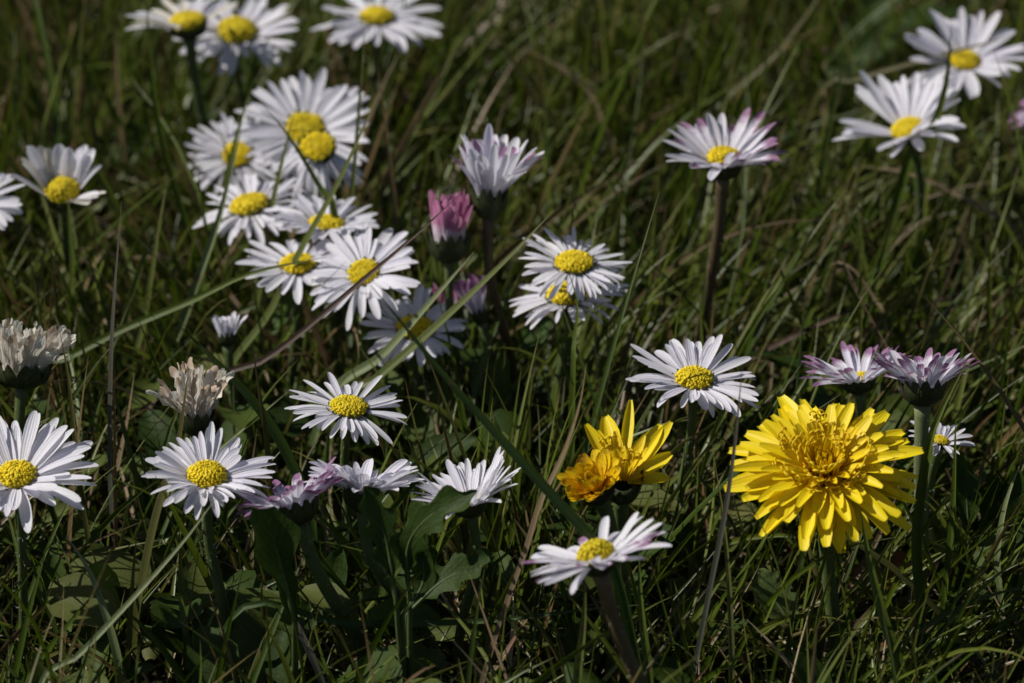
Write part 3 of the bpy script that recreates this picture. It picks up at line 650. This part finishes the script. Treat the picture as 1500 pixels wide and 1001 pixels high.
plant('toothed_plant', (430, 1110), 'plant with one upright notched leaf in front of the purple tinged daisy', 'wild plant', [
    LF([(432, 910), (412, 830), (390, 745)], 3.4, 84, 'leaf', dy=0, lobes=2.2, depth_=.4, tilt=.1, shape='fan'),
    LF([(440, 920), (480, 860), (500, 800)], 1.6, 50, 'leaf', lobes=0, tilt=.3)])
plant('round_leaf_plant', (400, 1060), 'big round grey green leaf with a scalloped edge near the bottom', 'leaf', [
    LF([(405, 1010), (392, 935), (375, 872)], 1.2, 122, 'leaf_grey', lobes=9, depth_=.09, dy=1.2, tilt=.6)])
plant('oval_leaf', (190, 910), 'oval pale leaf behind the thick grey stalk at lower left', 'leaf', [
    LF([(192, 885), (200, 835), (220, 782)], .9, 42, 'leaf_grey', tilt=.2)])
plant('scalloped_leaf', (1160, 950), 'scalloped grey green leaf below the left side of the dandelion', 'leaf', [
    LF([(1160, 915), (1130, 870), (1112, 838)], 1.0, 66, 'leaf_grey', lobes=6, depth_=.2, tilt=.6)])
plant('scalloped_plant', (1430, 880), 'plant with upright scalloped leaves at the right edge behind the shiny blade', 'wild plant', [
    LF([(1420, 800), (1416, 730), (1407, 664)], 1.6, 42, 'leaf', lobes=6, depth_=.22, tilt=.15, shape='spoon'),
    LF([(1450, 810), (1452, 760), (1458, 700)], 1.4, 44, 'leaf', lobes=5, depth_=.25, tilt=.15, shape='spoon'),
    LF([(1480, 830), (1488, 760), (1490, 690)], 1.4, 46, 'leaf', lobes=5, depth_=.25, tilt=.2, shape='spoon'),
    LF([(1440, 810), (1475, 790), (1510, 745)], 1.0, 40, 'leaf_bright', lobes=4, depth_=.3, tilt=.3, shape='spoon')])
plant('flat_leaf', (1500, 920), 'broad flat grey green leaf lying low near the right edge', 'leaf', [
    LF([(1490, 892), (1430, 862), (1368, 815)], .8, 64, 'leaf_grey', tilt=.8)])
plant('broad_blade_plant', (1190, 150), 'clump of broad blurred green leaves at the top right', 'wild plant', [
    LF([(1195, 130), (1255, 85), (1325, 48)], 1.4, 52, 'leaf', tilt=.5),
    LF([(1230, 90), (1320, 35), (1420, 12)], 1.6, 36, 'leaf', tilt=.5),
    LF([(1230, 60), (1280, 20), (1330, -20)], 1.2, 40, 'leaf', tilt=.5)])
plant('rounded_leaf', (145, 260), 'rounded blurred green leaf left of the long top blade', 'leaf', [
    LF([(150, 240), (190, 220), (240, 190)], 1.2, 74, 'leaf', tilt=.5)])
plant('yellowing_leaf', (1040, 800), 'yellowing green leaf below the left rays of the dandelion', 'leaf', [
    LF([(1045, 772), (1075, 755), (1108, 742)], 1.6, 48, 'leaf_yellow', tilt=.5)])
plant('dead_leaf', (1220, 910), 'curled orange brown dead leaf lying below the dandelion', 'dead leaf', [
    LF([(1225, 885), (1280, 845), (1340, 815)], .8, 56, 'leaf_dead', tilt=.3, dy=.8)])
plant('small_bright_leaf', (755, 540), 'bright green leaf at the foot of the tall reddish stem', 'leaf', [
    LF([(760, 515), (782, 490), (806, 462)], 1.4, 36, 'leaf_bright', tilt=.2)])
plant('shaded_round_leaf', (540, 600), 'rounded leaf in the shade below the daisy crossed by two blades', 'leaf', [
    LF([(535, 572), (556, 540), (582, 512)], 1.2, 60, 'leaf', tilt=.4)])
plant('pointed_leaf', (395, 510), 'pointed light green leaf beside the small closed bud', 'leaf', [
    LF([(390, 490), (408, 462), (428, 425)], 2.0, 30, 'leaf_bright', tilt=.2)])
plant('mottled_leaf', (610, 1040), 'mottled leaf at the bottom edge below the lobed plant', 'leaf', [
    LF([(598, 1012), (620, 985), (645, 955)], 1.0, 62, 'leaf_grey', lobes=6, depth_=.15, tilt=.5)])

# ------------------------------------------------------------------ turf: short grass nobody could count
HD = np.array(HEADS)
def keepclear(pts, halfw, y):                              # stems the photo shows uncovered
    global HD
    for (x0, y0), (x1, y1) in zip(pts[:-1], pts[1:]):
        for t in np.linspace(0, 1, max(2, int(abs(y1 - y0) / (halfw * 1.4)))):
            HD = np.vstack([HD, [x0 + (x1 - x0) * t, y0 + (y1 - y0) * t, halfw, halfw, y, .93]])
keepclear([(1062, 290), (1066, 380), (1045, 470)], 15, atz(1060, 240, 6.2)[1])
keepclear([(725, 320), (742, 400), (745, 500)], 13, atz(716, 285, 6)[1])
keepclear([(1355, 600), (1352, 700)], 16, atz(1352, 566, 5.4)[1])
keepclear([(440, 780), (465, 830)], 18, atz(432, 742, 5.2)[1])
keepclear([(312, 750), (316, 830)], 14, atz(303, 703, 5.)[1])
keepclear([(905, 880), (930, 980)], 16, atz(876, 823, 5.6)[1])
keepclear([(295, 100), (298, 240)], 14, atz(276, 38, 5.4)[1])

def blades(n, xr, yr, Lm, Ls, wr, lean, bias, rlo=0, rhi=1, NS=9, z0=0.0, dens=None, curlr=(.2, 1.3), clear=True):
    x = rng.uniform(*xr, n); y = rng.uniform(*yr, n)
    # tufts
    tuft = rng.integers(0, n // 7 + 1, n); tx = rng.uniform(*xr, n // 7 + 1); ty = rng.uniform(*yr, n // 7 + 1)
    m = rng.random(n) < .6; x[m] = tx[tuft[m]] + rng.normal(0, .16, m.sum()); y[m] = ty[tuft[m]] + rng.normal(0, .16, m.sum())
    if dens is not None:
        k = rng.random(n) < dens(x, y); x, y, tuft = x[k], y[k], tuft[k]; n = len(x)
    L = np.clip(rng.lognormal(math.log(Lm), Ls, n), .8, 9); W_ = rng.uniform(*wr, n) * (.8 + .2 * L / Lm)
    az = rng.uniform(0, 2 * math.pi, n); le = np.abs(rng.normal(0, lean, n)) + .05
    dx = np.cos(az) * le + bias(x, y)[0]; dy = np.sin(az) * le + bias(x, y)[1]
    le = np.hypot(dx, dy); az = np.arctan2(dy, dx)
    cur = rng.uniform(*curlr, n) * rng.random(n); S = np.linspace(0, 1, NS)
    rn = rng.random(n) * (rhi - rlo) + rlo
    turn = rng.normal(0, .5, n)
    def geo(Lv):
        a = le[:, None] + cur[:, None] * S[None] ** 1.4; a = np.minimum(a, 2.1)
        az2 = az[:, None] + turn[:, None] * S[None]
        ds = Lv[:, None] / (NS - 1)
        st = np.stack([np.sin(a) * np.cos(az2), np.sin(a) * np.sin(az2), np.cos(a)], -1) * ds[..., None]
        C = np.cumsum(st, 1) - st[:, :1]
        C += np.stack([x, y, ground_h(x, y) + z0 - .05], -1)[:, None]
        return C
    C = geo(L)
    if clear:
        alive = np.ones(n, bool); keep = rng.random((n,))
        for it in range(3):
            px, py = project(C.reshape(-1, 3)); px = px.reshape(n, NS); py = py.reshape(n, NS); yy = C[..., 1]
            hit = np.zeros(n, bool)
            for hx, hy, rx, ry, hyw, pr in HD:
                k = (((px - hx) / rx) ** 2 + ((py - hy) / np.where(py > hy, ry * .62, ry)) ** 2 < 1) & (yy < hyw + .3)
                hit |= k.any(1) & (keep < pr)
            if it < 2: L = np.where(hit, L * .62, L); C = geo(L)
            else: alive = ~hit
        C = C[alive]; rn = rn[alive]; W_ = W_[alive]; n = len(C)
    Tn = np.gradient(C, axis=1); Tn /= np.linalg.norm(Tn, axis=-1, keepdims=True) + 1e-9
    f0 = rng.normal(size=(n, 1, 3)) * .7 + np.array([-.2, -.5, .5]); side = np.cross(Tn, f0); side /= np.linalg.norm(side, axis=-1, keepdims=True) + 1e-9
    nn = np.cross(side, Tn)
    f = (.7 + .3 * np.sin(np.minimum(1, S * 2) * math.pi / 2)) * np.clip(1 - np.clip((S - .5) / .5, 0, 1) ** 1.6, .05, 1)
    V = np.stack([C + side * (q * W_[:, None, None] * f[None, :, None]) + nn * (h * W_[:, None, None] * f[None, :, None]) for q, h in ((-.5, .14), (0, -.14), (.5, .14))], 2)
    uv = np.stack(np.broadcast_arrays(np.array([0, .5, 1])[None, None], S[None, :, None], np.zeros((n, 1, 1)))[:2], -1)
    base = np.arange(n)[:, None, None] * NS * 3; i = np.arange(NS - 1)[None, :, None] * 3; j = np.arange(2)[None, None]
    a = base + i + j
    Fc = np.stack([a, a + 1, a + 4, a + 3], -1).reshape(-1, 4)
    return V.reshape(-1, 3), Fc, uv.reshape(-1, 2), np.repeat(rn, NS * 3)
def bias(x, y):
    return (.18 * np.sin(x * .35 + y * .2) + .10 + .012 * x, .18 * np.cos(x * .27 - y * .33) + .02)
def joinm(parts):
    o = 0; Vs, Fs, us, rs = [], [], [], []
    for V, Fc, uv, rn in parts:
        Vs.append(V); Fs.append(Fc + o); us.append(uv); rs.append(rn); o += len(V)
    return np.concatenate(Vs), np.concatenate(Fs), np.concatenate(us), np.concatenate(rs)
PATCH = [(atz(300, 800, .2)[:2], 1.5), (atz(480, 800, .2)[:2], 1.1), (atz(600, 830, .2)[:2], .8)]
def patch(x, y, gx=1.0):
    k = np.zeros_like(x)
    for c, q in PATCH: k = np.maximum(k, (((x - c[0]) / (q * gx)) ** 2 + ((y - c[1]) / q) ** 2 < 1) * 1.0)
    return k
def dens(x, y):                                            # thinner to the sides the photograph does not show, and over the leafy foreground
    return (1 - .8 * np.maximum(patch(x, y), patch(x, y + 1.2))) * np.where(np.abs(x) < 13, 1, .55) * np.where((y < 4) & (x < 3), .9, 1)
parts = [blades(12000, (-24, 24), (-14, 40), 3.0, .30, (.05, .115), .55, bias, 0, .92, dens=dens),
         blades(2300, (-13, 3), (-6, 17), 3.8, .2, (.055, .12), .40, bias, .1, .95, dens=dens), blades(900, (3, 13), (-8, 16), 3.6, .2, (.055, .11), .35, bias, .1, .9, dens=dens),
         blades(15000, (-24, 24), (-14, 40), 2.3, .35, (.035, .075), .95, bias, 0, .97, dens=dens, curlr=(.2, 1.8)),
         blades(2600, (-24, 24), (-14, 40), 4.4, .18, (.05, .11), .65, bias, .2, .95, dens=dens),
         blades(2600, (-24, 24), (-14, 40), 3.0, .25, (.04, .075), 1.1, bias, .3, 1, z0=.9, dens=dens)]
V, Fc, uv, rn = joinm(parts)
tag(mesh('short_grass', V, Fc, M['turf'], None, (0, 0, 0), uv, rn), 'dense short green grass with dry brown blades covering the lawn', 'grass', kind='stuff')
# dry litter and straw lying on the soil
def flatb(x, y): return (np.full_like(x, .9), np.full_like(x, .2))
V, Fc, uv, rn = joinm([blades(5000, (-24, 24), (-14, 40), 1.6, .4, (.03, .09), .9, flatb, 0, 1, z0=.15, curlr=(.1, .8)),
                       blades(2500, (-24, 24), (-14, 40), 2.0, .4, (.03, .06), 1.0, lambda x, y: (np.full_like(x, -.5), np.full_like(x, .7)), .3, 1, z0=.5)])
tag(mesh('dry_straw', V, Fc, M['litter'], None, (0, 0, 0), uv, rn), 'dry brown straw and dead grass lying on the soil', 'straw', kind='stuff')
# small rounded leaves and moss
def leaves_stuff(n, xr, yr, size, zr, dens):
    x = rng.uniform(*xr, n); y = rng.uniform(*yr, n); k = rng.random(n) < dens(x, y); x, y = x[k], y[k]; n = len(x)
    L = rng.uniform(*size, n); z = rng.uniform(*zr, n) + ground_h(x, y)
    nrm = rng.normal(0, .55, (n, 3)) + np.array([-.1, -.25, 1]); nrm /= np.linalg.norm(nrm, axis=1, keepdims=True)
    a = rng.normal(size=(n, 3)); d = a - nrm * (a * nrm).sum(1, keepdims=True); d /= np.linalg.norm(d, axis=1, keepdims=True); s = np.cross(nrm, d)
    cur = rng.uniform(-.1, .5, n)
    S = np.linspace(0, 1, 8); Wf = np.sin(math.pi * np.clip(S * .92 + .06, 0, 1)) ** .65; asp = rng.uniform(.45, .8, n)
    V = np.zeros((n, 8, 5, 3)); o = np.stack([x, y, z], -1)
    for i, sv in enumerate(S):
        for j, q in enumerate((-1, -.55, 0, .55, 1)):
            wob = 1 - .12 * (i % 2) * abs(q)
            V[:, i, j] = o + d * ((sv - .5) * L)[:, None] + s * (q * .5 * L * asp * Wf[i] * wob)[:, None] + nrm * (L * (.12 * q * q * Wf[i] - cur * (sv - .5) ** 2))[:, None]
    uv = np.stack(np.broadcast_arrays(np.linspace(0, 1, 5)[None, None], S[None, :, None], np.zeros((n, 1, 1)))[:2], -1)
    base = np.arange(n)[:, None, None] * 40; a = base + np.arange(7)[None, :, None] * 5 + np.arange(4)[None, None]
    Fc = np.stack([a, a + 1, a + 6, a + 5], -1).reshape(-1, 4)
    return V.reshape(-1, 3), Fc, uv.reshape(-1, 2), np.repeat(rng.random(n), 40)
V, Fc, uv, rn = joinm([leaves_stuff(1500, (-24, 24), (-14, 40), (.3, .9), (.2, 1.3), lambda x, y: np.where(y < 5, 1, .35) * np.where(x < 3, 1, .6)),
                       leaves_stuff(1100, (-24, 24), (-14, 2), (.7, 1.4), (.5, 2.3), lambda x, y: np.where(x < 2, 1, .3))])
tag(mesh('leafy_ground_cover', V, Fc, M['cover'], None, (0, 0, 0), uv, rn), 'low rounded green leaves growing between the grass', 'ground cover', kind='stuff')
V, Fc, uv, rn = blades(16000, (-24, 24), (-14, 40), .6, .3, (.04, .08), .8, lambda x, y: (x * 0, x * 0), 0, 1, NS=4, z0=.1, clear=False,
                       dens=lambda x, y: np.maximum(patch(x, y), (np.sin(x * .9 + 1.2) * np.cos(y * .8 + .3) > .5) * .6))
tag(mesh('moss', V, Fc, M['moss'], None, (0, 0, 0), uv, rn), 'golden brown moss in patches on the soil', 'moss', kind='stuff')
